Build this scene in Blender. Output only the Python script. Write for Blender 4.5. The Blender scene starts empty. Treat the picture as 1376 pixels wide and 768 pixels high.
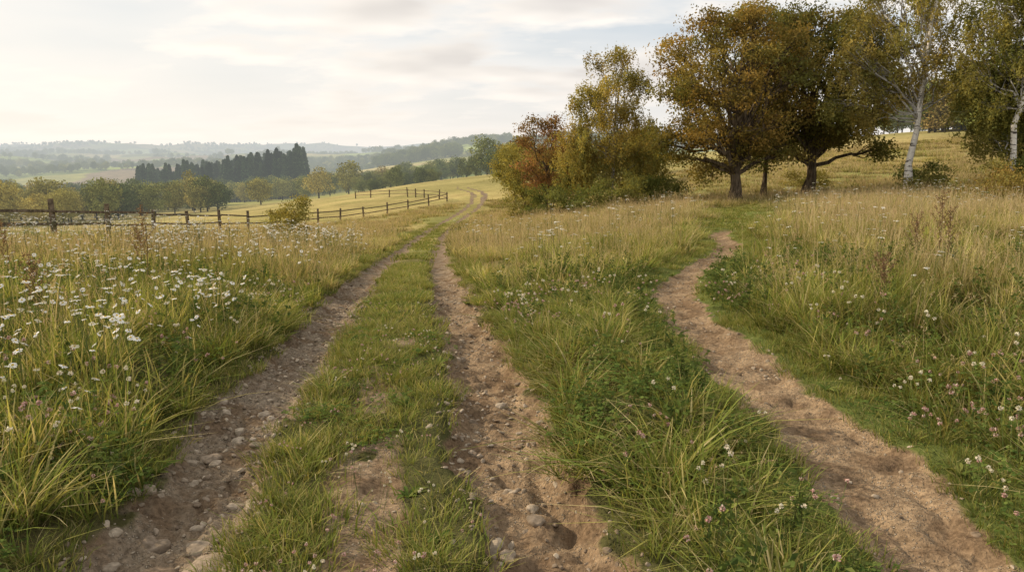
import bpy, math, time, numpy as np
from math import radians
from mathutils import Vector
rng=np.random.default_rng(7)
R=rng.random
scene=bpy.context.scene
# ------------------------------------------------------------------ helpers
def sstep(a,b,x):
    t=np.clip((x-a)/(b-a),0,1); return t*t*(3-2*t)
def _h(ix,iy,s):
    v=np.sin(ix*127.1+iy*311.7+s*74.7)*43758.5453
    return v-np.floor(v)
def vn(x,y,s=0):
    ix=np.floor(x);iy=np.floor(y);fx=x-ix;fy=y-iy
    fx=fx*fx*(3-2*fx);fy=fy*fy*(3-2*fy)
    a=_h(ix,iy,s);b=_h(ix+1,iy,s);c=_h(ix,iy+1,s);d=_h(ix+1,iy+1,s)
    return (a*(1-fx)+b*fx)*(1-fy)+(c*(1-fx)+d*fx)*fy
def fbm(x,y,s=0,o=4):
    r=0;a=.5;t=0
    for i in range(o):
        r=r+a*vn(x,y,s+i*3.1);t+=a;a*=.5;x=x*2.03+11.3;y=y*2.03+5.7
    return r/t
# ------------------------------------------------------------------ terrain
AZ=np.array([-200,0,200,400,520,600,700,850,1000,1200,1376,1600.])
AZ=(AZ-688)/994
DD=np.array([0,6,12,20,30,45,65,90,130,180,260,400,700,1200,2000,3200,6000.])
TB=np.array([
[0]*12,
[0]*12,
[-.33,-.33,-.36,-.40,-.45,-.50,-.40,-.20,-.05,0,0,0],
[-.82,-.82,-.87,-1.0,-1.2,-1.3,-.9,-.45,-.2,-.1,0,0],
[-1.45,-1.45,-1.6,-1.9,-2.1,-2.2,-1.4,-.75,-.45,-.25,-.1,0],
[-2.7,-2.7,-2.8,-3.0,-3.3,-3.4,-2.1,-1.1,-1.0,-.3,.1,.4],
[-4.6,-4.6,-4.5,-4.2,-4.4,-4.4,-3.3,-1.6,-.5,1.2,2,2.5],
[-7.2,-7.2,-6.8,-5.2,-5.3,-4.9,-4,-1.3,.8,3.2,4.5,5],
[-11,-11,-10,-6.4,-4.5,-3.5,-2.5,0,3,6.5,8,9],
[-14,-14,-13,-9,-4.3,-1.7,-.8,2,5,8.5,10,11],
[-17,-17,-16,-13,-9,-6,-4,1,5,9,11,12],
[-22,-22,-21,-19,-13,-6,-4,0,5,9,11,12],
[-28,-28,-27,-24,-6,6,4,4,8,12,14,14],
[-6,-6,-8,-8,6,26,22,20,20,22,24,24],
[22,18,10,6,18,34,34,30,30,30,30,30],
[34,30,26,24,30,34,34,34,34,34,34,34],
[78,78,74,70,70,70,70,70,70,70,70,70.]],float)
NG,ND=160,400
ga=np.linspace(-.95,1.0,NG)
LMAX=math.log(6000+5);LMIN=math.log(5)
gd=np.exp(np.linspace(LMIN,LMAX,ND))-5
tmp=np.array([np.interp(ga,AZ,row) for row in TB])
G=np.array([np.interp(gd,DD,tmp[:,j]) for j in range(NG)]).T
for _ in range(5):
    Gp=np.pad(G,((3,3),(5,5)),'edge')
    c=np.cumsum(np.insert(Gp,0,0,0),0);Gp=(c[7:]-c[:-7])/7
    c=np.cumsum(np.insert(Gp,0,0,1),1);G=(c[:,11:]-c[:,:-11])/11
def base_h(x,y):
    yy=np.clip(y,0,5999);a=np.clip(x/np.maximum(yy,3),-.94,.99)
    u=(np.log(yy+5)-LMIN)/(LMAX-LMIN)*(ND-1);v=(a+.95)/1.95*(NG-1)
    i=np.clip(u.astype(int),0,ND-2);j=np.clip(v.astype(int),0,NG-2);fu=u-i;fv=v-j
    z=(G[i,j]*(1-fv)+G[i,j+1]*fv)*(1-fu)+(G[i+1,j]*(1-fv)+G[i+1,j+1]*fv)*fu
    z=z+sstep(250,900,yy)*(fbm(x/240,y/240,3,3)-.5)*(18+26*sstep(600,1200,yy))
    z=z+sstep(1600,3200,yy)*(fbm(x/800,y/800,9,3)-.5)*140
    return z
def poly(P,n=14):
    P=np.array(P,float);out=[]
    for i in range(len(P)-1):
        p0=P[max(i-1,0)];p1=P[i];p2=P[i+1];p3=P[min(i+2,len(P)-1)]
        for t in np.linspace(0,1,n,endpoint=False):
            out.append(.5*((2*p1)+(-p0+p2)*t+(2*p0-5*p1+4*p2-p3)*t*t+(-p0+3*p1-3*p2+p3)*t**3))
    out.append(P[-1]);return np.array(out)
TRK=poly([(-.3,-4),(-.5,0),(-.65,2.86),(-.73,3.3),(-.9,4.23),(-1.03,5.81),(-1.2,7.3),(-1.79,11.5),(-3.4,26),(-5.4,51),(-5.8,75),(-4.8,100),(-5.5,118),(-9,135),(-10,160)],8)
PTH=poly([(1.2,-3),(1.75,1),(1.88,2.86),(1.93,3.3),(1.96,3.71),(1.99,4.23),(1.97,4.9),(1.93,5.81),(1.94,7.1),(2.12,9.25),(2.4,10.6),(3.07,12.4),(3.96,14.2),(4.85,16.4),(5.25,18.3),(5.66,20.3),(7.0,23.1),(9,28),(11,38)],8)
def pdist(x,y,P):
    best=np.full(x.shape,1e9);sg=np.zeros(x.shape)
    for k in range(len(P)-1):
        ax,ay=P[k,:2];bx,by=P[k+1,:2];dx=bx-ax;dy=by-ay;L=dx*dx+dy*dy
        t=np.clip(((x-ax)*dx+(y-ay)*dy)/L,0,1)
        ex=x-ax-t*dx;ey=y-ay-t*dy;d=ex*ex+ey*ey
        m=d<best;best=np.where(m,d,best);sg=np.where(m,np.sign(dy*ex-dx*ey),sg)
    return np.sqrt(best)*sg
def layout(x,y):
    x=np.asarray(x,float);y=np.asarray(y,float)
    s=np.full(x.shape,99.*1);p=np.full(x.shape,99.)
    m=(y<165)&(y>-4.5)&(np.abs(x)<40)
    s[m]=pdist(x[m],y[m],TRK);s[~m]=np.where(x[~m]<-1,-40,40)
    m=(y<39)&(y>-4.5)&(np.abs(x)<25);p[m]=np.abs(pdist(x[m],y[m],PTH))
    hs=.86-.05*sstep(4,12,y)
    wl=.31+.0*y;wr=.345-.02*sstep(4,10,y)
    n=(fbm(x*2.2,y*2.2,21,3)-.5)*.30+(fbm(x*9,y*9,25,2)-.5)*.14
    eL=np.abs(s+hs)-wl+n;eR=np.abs(s-hs)-wr+n
    wp=.33-.08*sstep(5,10,y)
    eP=p-wp+n*.8
    return s,eL,eR,eP
def ground_h(x,y,lay=None,detail=True):
    x=np.asarray(x,float);y=np.asarray(y,float)
    z=base_h(x,y)
    s,eL,eR,eP=lay if lay is not None else layout(x,y)
    near=1-sstep(60,110,y)
    e=np.minimum(eL,eR)
    inside=np.abs(s)<.86
    z=z-near*.125*(1-sstep(-.16,.10,e))-near*.055*(1-sstep(-.2,.12,eP))
    z=z+near*.12*sstep(.05,1.2,np.where(inside,0,np.minimum(e,eP)))
    z=z+near*(fbm(x*.9,y*.9,5,3)-.5)*.18*sstep(-.1,.5,np.minimum(e,eP))
    if detail:
        d=1-sstep(14,30,y)
        rut=1+.9*(1-sstep(-.05,.1,e))
        r=1-np.abs(2*fbm(x*3.5,y*2.2,41,3)-1)
        z=z+d*((fbm(x*6,y*6,31,4)-.5)*.055*rut+(fbm(x*22,y*22,37,2)-.5)*.026*rut-(r**6)*.04*(1-sstep(-.1,.1,np.minimum(e,eP))))
    return z
# ------------------------------------------------------------------ mesh builder (all quads)
class MB:
    def __init__(s): s.V=[];s.Q=[];s.C=[];s.M=[];s.n=0
    def add(s,V,Q,C,m=0):
        V=np.asarray(V,float).reshape(-1,3);Q=np.asarray(Q,int).reshape(-1,4)
        C=np.asarray(C,float)
        if C.ndim==1: C=np.tile(C,(len(V),1))
        s.V.append(V);s.Q.append(Q+s.n);s.C.append(C);s.M.append(np.full(len(Q),m));s.n+=len(V)
    def mesh(s,name,mats,smooth=False):
        V=np.concatenate(s.V);Q=np.concatenate(s.Q);C=np.concatenate(s.C);M=np.concatenate(s.M)
        me=bpy.data.meshes.new(name)
        me.vertices.add(len(V));me.vertices.foreach_set('co',V.astype(np.float32).ravel())
        me.loops.add(Q.size);me.loops.foreach_set('vertex_index',Q.astype(np.int32).ravel())
        me.polygons.add(len(Q));me.polygons.foreach_set('loop_start',np.arange(0,Q.size,4,dtype=np.int32))
        me.polygons.foreach_set('material_index',M.astype(np.int32))
        me.polygons.foreach_set('use_smooth',np.full(len(Q),smooth))
        a=me.color_attributes.new('Col','FLOAT_COLOR','POINT')
        a.data.foreach_set('color',np.c_[np.clip(C,0,1),np.ones(len(C))].astype(np.float32).ravel())
        for m in mats: me.materials.append(m)
        me.update(calc_edges=True);return me
    def obj(s,name,mats,smooth=False,link=True):
        o=bpy.data.objects.new(name,s.mesh(name,mats,smooth))
        if link: scene.collection.objects.link(o)
        return o
def tube(mb,P,r,col,n=6,m=0):
    P=np.asarray(P,float);r=np.asarray(r,float);k=len(P)
    T=np.gradient(P,axis=0);T/=np.linalg.norm(T,axis=1)[:,None]+1e-9
    up=np.array([0,0,1.]) if abs(T[0,2])<.9 else np.array([1.,0,0])
    A=np.cross(T,up);A/=np.linalg.norm(A,axis=1)[:,None]+1e-9;B=np.cross(T,A)
    th=np.arange(n)*2*math.pi/n
    V=P[:,None]+r[:,None,None]*(np.cos(th)[None,:,None]*A[:,None]+np.sin(th)[None,:,None]*B[:,None])
    i=np.arange(k-1)[:,None]*n;j=np.arange(n)[None];j2=(j+1)%n
    Q=np.stack([i+j,i+j2,i+n+j2,i+n+j],-1)
    C=np.asarray(col,float)
    if C.ndim==2: C=np.repeat(C,n,0)
    mb.add(V,Q,C,m)
def quads(mb,c,size,col,m=0,asp=.55,down=0.,flat=0.):
    n=len(c);d=rng.normal(size=(n,3));d[:,2]-=down;d[:,2]*=(1-flat);d/=np.linalg.norm(d,axis=1)[:,None]
    w=np.cross(d,rng.normal(size=(n,3)));w/=np.linalg.norm(w,axis=1)[:,None]+1e-9
    nn=np.cross(d,w)
    sz=(size*(.65+.7*R(n)))[:,None]
    a=c-d*sz*.5;b=c+w*sz*asp*.5+d*sz*.05+nn*sz*.08;e=c+d*sz*.5;f=c-w*sz*asp*.5+d*sz*.05+nn*sz*.08
    V=np.stack([a,b,e,f],1).reshape(-1,3);Q=np.arange(4*n).reshape(-1,4)
    C=np.repeat(np.asarray(col),4,0) if np.ndim(col)==2 else col
    mb.add(V,Q,C,m)
# ------------------------------------------------------------------ materials
def newmat(name):
    m=bpy.data.materials.new(name);m.use_nodes=True;nt=m.node_tree;nt.nodes.clear()
    return m,nt,nt.nodes,nt.links
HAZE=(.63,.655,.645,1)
def add_haze(nt,shader,L=1800.):  # airlight painted into the material: glow colour mixed in by distance from origin
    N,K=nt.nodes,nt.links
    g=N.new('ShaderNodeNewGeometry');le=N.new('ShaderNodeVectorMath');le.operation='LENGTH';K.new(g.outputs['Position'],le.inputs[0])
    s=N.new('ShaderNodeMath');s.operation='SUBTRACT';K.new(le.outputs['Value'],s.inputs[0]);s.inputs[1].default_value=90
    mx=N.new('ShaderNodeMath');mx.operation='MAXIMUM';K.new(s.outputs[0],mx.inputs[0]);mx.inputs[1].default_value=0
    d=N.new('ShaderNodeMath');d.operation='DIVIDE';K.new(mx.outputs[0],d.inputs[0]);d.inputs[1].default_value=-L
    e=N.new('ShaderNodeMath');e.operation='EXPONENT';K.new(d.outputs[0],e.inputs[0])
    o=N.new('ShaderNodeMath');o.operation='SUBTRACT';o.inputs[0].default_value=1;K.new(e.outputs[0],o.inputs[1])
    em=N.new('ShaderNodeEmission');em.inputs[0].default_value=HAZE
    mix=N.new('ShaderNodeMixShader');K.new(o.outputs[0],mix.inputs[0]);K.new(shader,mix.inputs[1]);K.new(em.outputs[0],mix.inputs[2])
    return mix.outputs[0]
def mixc(nt,fac,a,b,mode='MIX'):
    n=nt.nodes.new('ShaderNodeMix');n.data_type='RGBA';n.blend_type=mode
    for sock,v in ((n.inputs[0],fac),(n.inputs[6],a),(n.inputs[7],b)):
        if isinstance(v,bpy.types.NodeSocket): nt.links.new(v,sock)
        elif isinstance(v,(int,float)): sock.default_value=v
        else: sock.default_value=(*v,1)
    return n.outputs[2]
def noise(nt,scale,detail=4,vec=None,rough=.55):
    n=nt.nodes.new('ShaderNodeTexNoise');n.inputs['Scale'].default_value=scale;n.inputs['Detail'].default_value=detail;n.inputs['Roughness'].default_value=rough
    if vec is None:
        g=nt.nodes.new('ShaderNodeNewGeometry');vec=g.outputs['Position']
    nt.links.new(vec,n.inputs['Vector']);return n.outputs['Fac']
def mrange(nt,v,a,b,c=0.,d=1.):
    n=nt.nodes.new('ShaderNodeMapRange');n.inputs[1].default_value=a;n.inputs[2].default_value=b;n.inputs[3].default_value=c;n.inputs[4].default_value=d
    nt.links.new(v,n.inputs[0]);return n.outputs[0]
def foliage_mat(name,trans=.35,haze=False,var=.25,rand=True,tint=(1.25,1.12,.72)):
    m,nt,N,K=newmat(name)
    a=N.new('ShaderNodeAttribute');a.attribute_name='Col'
    c=a.outputs['Color']
    if rand:
        oi=N.new('ShaderNodeObjectInfo')
        cr=mixc(nt,oi.outputs['Random'],(1-var,1-var*.8,1-var),(1+var*1.15,1+var,1+var*.8))
        c=mixc(nt,1.,c,cr,'MULTIPLY')
    p=N.new('ShaderNodeBsdfDiffuse');K.new(c,p.inputs['Color'])
    out=N.new('ShaderNodeOutputMaterial');s=p.outputs[0]
    if trans>0:
        t=N.new('ShaderNodeBsdfTranslucent');tc=mixc(nt,1.,c,tint,'MULTIPLY');K.new(tc,t.inputs['Color'])
        mx=N.new('ShaderNodeMixShader');mx.inputs[0].default_value=trans;K.new(p.outputs[0],mx.inputs[1]);K.new(t.outputs[0],mx.inputs[2]);s=mx.outputs[0]
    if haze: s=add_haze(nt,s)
    K.new(s,out.inputs[0]);return m
def bark_mat(name,birch=False):
    m,nt,N,K=newmat(name)
    a=N.new('ShaderNodeAttribute');a.attribute_name='Col'
    g=N.new('ShaderNodeNewGeometry');mp=N.new('ShaderNodeMapping');K.new(g.outputs['Position'],mp.inputs['Vector'])
    mp.inputs['Scale'].default_value=(2,2,9) if birch else (9,9,1.6)
    n=noise(nt,1.2,4,mp.outputs[0])
    if birch: c=mixc(nt,mrange(nt,n,.56,.64),a.outputs['Color'],(.05,.04,.035))
    else: c=mixc(nt,mrange(nt,n,.35,.65),(.35,.35,.35),(1.3,1.3,1.3)); c=mixc(nt,1.,a.outputs['Color'],c,'MULTIPLY')
    p=N.new('ShaderNodeBsdfDiffuse');K.new(c,p.inputs['Color'])
    b=N.new('ShaderNodeBump');b.inputs['Strength'].default_value=.6;b.inputs['Distance'].default_value=.03;K.new(n,b.inputs['Height']);K.new(b.outputs[0],p.inputs['Normal'])
    out=N.new('ShaderNodeOutputMaterial');K.new(p.outputs[0],out.inputs[0]);return m
M_grass=foliage_mat('grass_blades',.38,rand=False)
M_turf=foliage_mat('turf_blades',.3,rand=False)
M_dry=foliage_mat('dry_grass',.32,rand=False)
M_herb=foliage_mat('herb_leaves',.3,rand=False)
M_flower=foliage_mat('petals',.2,rand=False,tint=(1,1,.95))
M_leaf=foliage_mat('tree_leaves',.42,rand=False,tint=(1.3,1.1,.6))
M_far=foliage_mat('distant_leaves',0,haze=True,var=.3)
M_bark=bark_mat('oak_bark');M_birch=bark_mat('birch_bark',True)
def stone_mat():
    m,nt,N,K=newmat('stone')
    oi=N.new('ShaderNodeObjectInfo')
    c=mixc(nt,oi.outputs['Random'],(.20,.155,.115),(.47,.405,.32))
    n=noise(nt,40,3);c=mixc(nt,1.,c,mixc(nt,mrange(nt,n,.3,.7),(.6,.58,.55),(1.15,1.12,1.1)),'MULTIPLY')
    p=N.new('ShaderNodeBsdfDiffuse');K.new(c,p.inputs['Color'])
    b=N.new('ShaderNodeBump');b.inputs['Strength'].default_value=.5;b.inputs['Distance'].default_value=.006;K.new(n,b.inputs['Height']);K.new(b.outputs[0],p.inputs['Normal'])
    out=N.new('ShaderNodeOutputMaterial');K.new(p.outputs[0],out.inputs[0]);return m
M_stone=stone_mat()
def wood_mat():
    m,nt,N,K=newmat('weathered_wood')
    n=noise(nt,6,4);c=mixc(nt,mrange(nt,n,.35,.65),(.08,.062,.045),(.21,.165,.12))
    p=N.new('ShaderNodeBsdfDiffuse');K.new(c,p.inputs['Color'])
    out=N.new('ShaderNodeOutputMaterial');K.new(p.outputs[0],out.inputs[0]);return m
M_wood=wood_mat()
def ground_mat():
    m,nt,N,K=newmat('ground')
    a=N.new('ShaderNodeAttribute');a.attribute_name='Col'
    d=N.new('ShaderNodeAttribute');d.attribute_name='dirt'
    n1=noise(nt,3.,4,rough=.65);n2=noise(nt,34,4,rough=.7);nf=noise(nt,.06,4,rough=.7)
    sp=N.new('ShaderNodeSeparateXYZ');g0=N.new('ShaderNodeNewGeometry');K.new(g0.outputs['Position'],sp.inputs[0])
    warm=mrange(nt,sp.outputs[0],-1.8,-.4)
    dirt=mixc(nt,warm,(.255,.208,.155),(.30,.222,.145))
    dirt=mixc(nt,mrange(nt,n1,.42,.60,0,.85),dirt,(.145,.10,.064))
    dirt=mixc(nt,1.,dirt,mixc(nt,mrange(nt,n2,.3,.7),(.5,.48,.46),(1.45,1.42,1.38)),'MULTIPLY')
    v=N.new('ShaderNodeTexVoronoi');v.inputs['Scale'].default_value=48
    K.new(g0.outputs['Position'],v.inputs['Vector'])
    pe=mrange(nt,v.outputs['Distance'],.2,.34,1,0)
    mm=N.new('ShaderNodeMath');mm.operation='MULTIPLY';K.new(pe,mm.inputs[0]);K.new(mrange(nt,n1,.54,.44),mm.inputs[1])
    dirt=mixc(nt,mm.outputs[0],dirt,(.39,.325,.25))
    gr=mixc(nt,1.,a.outputs['Color'],mixc(nt,mrange(nt,nf,.3,.7),(.72,.74,.7),(1.28,1.26,1.3)),'MULTIPLY')
    gr=mixc(nt,1.,gr,mixc(nt,mrange(nt,n1,.3,.7),(.75,.75,.75),(1.25,1.25,1.25)),'MULTIPLY')
    ad=N.new('ShaderNodeMath');ad.operation='ADD';K.new(d.outputs['Fac'],ad.inputs[0]);K.new(mrange(nt,n1,.3,.7,-.25,.25),ad.inputs[1])
    f=mrange(nt,ad.outputs[0],.35,.65)
    c=mixc(nt,f,gr,dirt)
    p=N.new('ShaderNodeBsdfDiffuse');K.new(c,p.inputs['Color'])
    h=N.new('ShaderNodeMath');h.operation='ADD';K.new(n2,h.inputs[0]);K.new(mm.outputs[0],h.inputs[1])
    b=N.new('ShaderNodeBump');b.inputs['Strength'].default_value=1.;b.inputs['Distance'].default_value=.02;K.new(h.outputs[0],b.inputs['Height']);K.new(b.outputs[0],p.inputs['Normal'])
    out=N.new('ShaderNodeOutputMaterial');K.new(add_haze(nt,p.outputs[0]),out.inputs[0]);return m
# ------------------------------------------------------------------ ground mesh
rs=[.4];
while rs[-1]<6500:
    r=rs[-1]; dr=.08 if r<3 else (max(.03,.0045*r) if r<22 else .010*r)
    rs.append(r+dr)
rs=np.array(rs);th=np.radians(np.linspace(-72,72,540))
RR,TT=np.meshgrid(rs,th,indexing='ij')
X=(RR*np.sin(TT)).ravel();Y=(RR*np.cos(TT)-1).ravel()
lay=layout(X,Y);s,eL,eR,eP=lay
Z=ground_h(X,Y,lay)
def field_color(x,y):
    n=fbm(x*.12,y*.12,50,4);n2=fbm(x*.5,y*.5,55,3)
    gold=np.array([.345,.285,.12]);lush=np.array([.20,.205,.07])
    t=sstep(.35,.65,n)[...,None]
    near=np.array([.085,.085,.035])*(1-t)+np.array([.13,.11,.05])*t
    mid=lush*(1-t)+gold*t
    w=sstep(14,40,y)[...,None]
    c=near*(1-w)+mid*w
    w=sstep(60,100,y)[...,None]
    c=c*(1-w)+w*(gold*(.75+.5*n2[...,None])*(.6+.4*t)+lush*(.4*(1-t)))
    cx=x/120+.35*np.sin(y/210);cy=y/150+.3*np.sin(x/170)
    best=np.full(x.shape,9.);cid=np.zeros(x.shape)
    ix=np.floor(cx);iy=np.floor(cy)
    for a in(-1,0,1):
        for b in(-1,0,1):
            px=ix+a+_h(ix+a,iy+b,1);py=iy+b+_h(ix+a,iy+b,2)
            dd=(cx-px)**2+(cy-py)**2;mk=dd<best;best=np.where(mk,dd,best);cid=np.where(mk,_h(ix+a,iy+b,7),cid)
    pal=np.array([[.16,.19,.06],[.24,.29,.08],[.36,.31,.13],[.28,.275,.09],[.14,.155,.055],[.23,.18,.11],[.26,.31,.09]])
    pc=pal[(cid*6.99).astype(int)]
    w=sstep(230,300,y+x*0-40*(x>0))[...,None]
    return c*(1-w)+pc*w
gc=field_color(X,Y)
nearm=1-sstep(110,165,Y)
e=np.minimum(eL,eR)
def bare_f(x,y,s): return sstep(.52,.66,fbm(x*3.2,y*1.7,61,3)+.10*(1-sstep(2,7,y)))*(1-sstep(.12,.30,np.abs(s-.03)))*(1-sstep(9,14,y))
dirt=np.maximum(1-sstep(-.10,.10,e),0)*nearm
dirt=np.maximum(dirt,(np.abs(s)<.6)*bare_f(X,Y,s)*.8)
pd=(1-sstep(-.08,.10,eP))*(1-sstep(20,24,Y));dirt=np.maximum(dirt,pd)
grn=(1-sstep(.3,1.,eP))*(Y<40)
gc=gc*(1-grn[:,None]*.7)+np.array([.12,.15,.04])*grn[:,None]*.7
mb=MB();nr,na=RR.shape
i=np.arange(nr-1)[:,None]*na;j=np.arange(na-1)[None]
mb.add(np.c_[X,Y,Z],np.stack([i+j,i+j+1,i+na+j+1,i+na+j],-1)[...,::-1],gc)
ground=mb.obj('ground',[ground_mat()],smooth=True)
at=ground.data.attributes.new('dirt','FLOAT','POINT');at.data.foreach_set('value',dirt.astype(np.float32))
# ------------------------------------------------------------------ scatter via geometry nodes
def scatter(name,variants,x,y,scl,tilt=.12,z=None,sink=0.,rots=None,szv=None,idx=None,real=False):
    n=len(x)
    if n==0: return
    col=bpy.data.collections.new(name+'_parts')
    for k,v in enumerate(variants):
        v.name='%s_part_%02d'%(name,k);col.objects.link(v)
    if z is None: z=ground_h(x,y)
    me=bpy.data.meshes.new(name);me.vertices.add(n)
    me.vertices.foreach_set('co',np.c_[x,y,z-sink].astype(np.float32).ravel())
    rot=np.c_[rng.normal(size=n)*tilt,rng.normal(size=n)*tilt,R(n)*6.283] if rots is None else rots
    sc=np.c_[scl,scl,scl] if szv is None else szv
    a=me.attributes.new('rot','FLOAT_VECTOR','POINT');a.data.foreach_set('vector',rot.astype(np.float32).ravel())
    a=me.attributes.new('scl','FLOAT_VECTOR','POINT');a.data.foreach_set('vector',sc.astype(np.float32).ravel())
    ii=rng.integers(0,len(variants),n) if idx is None else idx
    a=me.attributes.new('idx','INT','POINT');a.data.foreach_set('value',ii.astype(np.int32))
    o=bpy.data.objects.new(name,me);scene.collection.objects.link(o)
    ng=bpy.data.node_groups.new(name+'_nodes','GeometryNodeTree')
    ng.interface.new_socket('Geometry',in_out='INPUT',socket_type='NodeSocketGeometry')
    ng.interface.new_socket('Geometry',in_out='OUTPUT',socket_type='NodeSocketGeometry')
    N,K=ng.nodes,ng.links
    gi=N.new('NodeGroupInput');go=N.new('NodeGroupOutput');ip=N.new('GeometryNodeInstanceOnPoints')
    ci=N.new('GeometryNodeCollectionInfo');ci.inputs['Collection'].default_value=col
    ci.inputs['Separate Children'].default_value=True;ci.inputs['Reset Children'].default_value=True
    def na(nm,t):
        q=N.new('GeometryNodeInputNamedAttribute');q.data_type=t;q.inputs['Name'].default_value=nm
        return q.outputs['Attribute']
    K.new(gi.outputs[0],ip.inputs['Points']);K.new(ci.outputs[0],ip.inputs['Instance']);ip.inputs['Pick Instance'].default_value=True
    K.new(na('idx','INT'),ip.inputs['Instance Index'])
    er=N.new('FunctionNodeEulerToRotation');K.new(na('rot','FLOAT_VECTOR'),er.inputs[0]);K.new(er.outputs[0],ip.inputs['Rotation'])
    K.new(na('scl','FLOAT_VECTOR'),ip.inputs['Scale'])
    if real:
        ri=N.new('GeometryNodeRealizeInstances');K.new(ip.outputs[0],ri.inputs[0]);K.new(ri.outputs[0],go.inputs[0])
    else: K.new(ip.outputs[0],go.inputs[0])
    md=o.modifiers.new('instances','NODES');md.node_group=ng
    return o
def pickc(pal,n,w=None,j=.15):
    pal=np.array(pal,float);k=rng.choice(len(pal),n,p=None if w is None else np.array(w)/sum(w))
    return pal[k]*(1+(R((n,1))-.5)*2*j)
def blades(mb,n,rad,h0,h1,w,col_a,col_b,lean=.35,bend=.5,segs=5,m=0,cx=0.,cy=0.,sink=.02,power=1.):
    a=R(n)*6.283;rr=rad*np.sqrt(R(n));bx=cx+rr*np.cos(a);by=cy+rr*np.sin(a)
    h=h0+(h1-h0)*R(n)**power;la=a+rng.normal(size=n)*.9
    L=np.minimum(np.abs(rng.normal(size=n)),1.8)*lean;B=np.minimum(np.abs(rng.normal(size=n)),1.8)*bend
    t=np.linspace(0,1,segs+1)[None]
    out=(L[:,None]*t+B[:,None]*t**2.2)*h[:,None]
    zz=h[:,None]*(t-.35*(B[:,None])*t**2.6)/(1+.3*L[:,None])-sink*(1-t)
    px=bx[:,None]+np.cos(la)[:,None]*out;py=by[:,None]+np.sin(la)[:,None]*out
    ta=la+math.pi/2+rng.normal(size=n)*.7
    ww=(w*(.6+.8*R(n)))[:,None]*np.array([.75]+[1.]*(segs-2)+[.7,.08])[None]*.5
    wx=np.cos(ta)[:,None]*ww;wy=np.sin(ta)[:,None]*ww
    V=np.stack([np.stack([px-wx,py-wy,zz],-1),np.stack([px+wx,py+wy,zz],-1)],2)
    S=segs+1
    b=np.arange(n)[:,None]*S*2;k=np.arange(segs)[None]*2
    Q=np.stack([b+k,b+k+1,b+k+3,b+k+2],-1)
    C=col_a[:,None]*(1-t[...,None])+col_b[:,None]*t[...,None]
    C=np.repeat(C[:,:,None],2,2).reshape(-1,3)
    mb.add(V,Q,C,m)
    return np.stack([px[:,-1],py[:,-1],zz[:,-1]],-1),np.stack([px[:,-2],py[:,-2],zz[:,-2]],-1)
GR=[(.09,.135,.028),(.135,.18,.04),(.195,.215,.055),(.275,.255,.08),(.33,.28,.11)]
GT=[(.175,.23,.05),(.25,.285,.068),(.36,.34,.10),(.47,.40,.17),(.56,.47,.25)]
ST=[(.54,.44,.24),(.62,.52,.31),(.46,.36,.20),(.40,.33,.17)]
def disc(n,rad):
    a=R(n)*6.283;r=rad*np.sqrt(R(n));return r*np.cos(a),r*np.sin(a)
def v_patch(rad,nt,nb,h0,h1,w,dry,segs=4,tr=.09,pt=1.):
    mb=MB();xs,ys=disc(nt,rad)
    wa=np.array([3,3,2,1,.4])*np.array([1,1,1,1+dry*3,1+dry*9]);wb=np.array([2,3,2,.8,.4])*np.array([1,1,1,1+dry*3,1+dry*9])
    for cx,cy in zip(xs,ys):
        hh=h0+(h1-h0)*R()**1.5;tone=pt*(.66+.68*R());k=int(nb*(.6+.8*R()))
        ww=wa*(.3+1.4*R(5));wc=wb*(.3+1.4*R(5))
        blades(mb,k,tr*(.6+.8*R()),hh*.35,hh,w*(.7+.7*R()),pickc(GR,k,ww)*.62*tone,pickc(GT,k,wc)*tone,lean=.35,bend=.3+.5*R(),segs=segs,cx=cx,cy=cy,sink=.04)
    return mb.obj('g',[M_grass],link=False)
def spikelets(mb,tip,prev,n,L,size,col):
    d=tip-prev;d/=np.linalg.norm(d,axis=1)[:,None]
    m=len(tip);k=rng.integers(0,m,n*m);u=R(n*m)
    c=tip[k]-d[k]*(u*L)[:,None]+rng.normal(size=(n*m,3))*(.003+.010*u)[:,None]
    quads(mb,c,size,pickc(col,n*m),asp=.3,down=-1.2)
def v_dry(k,rad=.4,n=12,w=.0035,sp=16,big=1.,segs=4):
    mb=MB()
    t,p=blades(mb,n,rad,.36,.88,w,pickc(ST,n)*.8,pickc(ST,n),lean=.18,bend=.28,segs=segs,sink=.05)
    spikelets(mb,t,p,sp,.10,.016*big,[(.52,.42,.25),(.44,.33,.20),(.60,.51,.34)] if k%2 else [(.43,.30,.20),(.52,.39,.26)])
    m=int(n*1.8);blades(mb,m,rad,.15,.42,w*1.7,pickc(ST,m)*.6,pickc(ST,m),lean=.4,bend=.6,segs=3,sink=.05)
    return mb.obj('g',[M_dry],link=False)
def v_turf(k,rad=.16,n=130,w=.0055):
    mb=MB();t=.85+.3*R()
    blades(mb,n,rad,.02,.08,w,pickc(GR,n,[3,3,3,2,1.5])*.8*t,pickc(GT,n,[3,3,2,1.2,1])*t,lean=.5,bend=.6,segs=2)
    return mb.obj('g',[M_turf],link=False)
def v_tuft(k):
    mb=MB();n=50;t=.75+.45*R()
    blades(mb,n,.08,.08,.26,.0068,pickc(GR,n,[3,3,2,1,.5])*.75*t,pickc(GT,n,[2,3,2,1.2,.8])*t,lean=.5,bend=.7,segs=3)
    return mb.obj('g',[M_turf],link=False)
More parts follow.
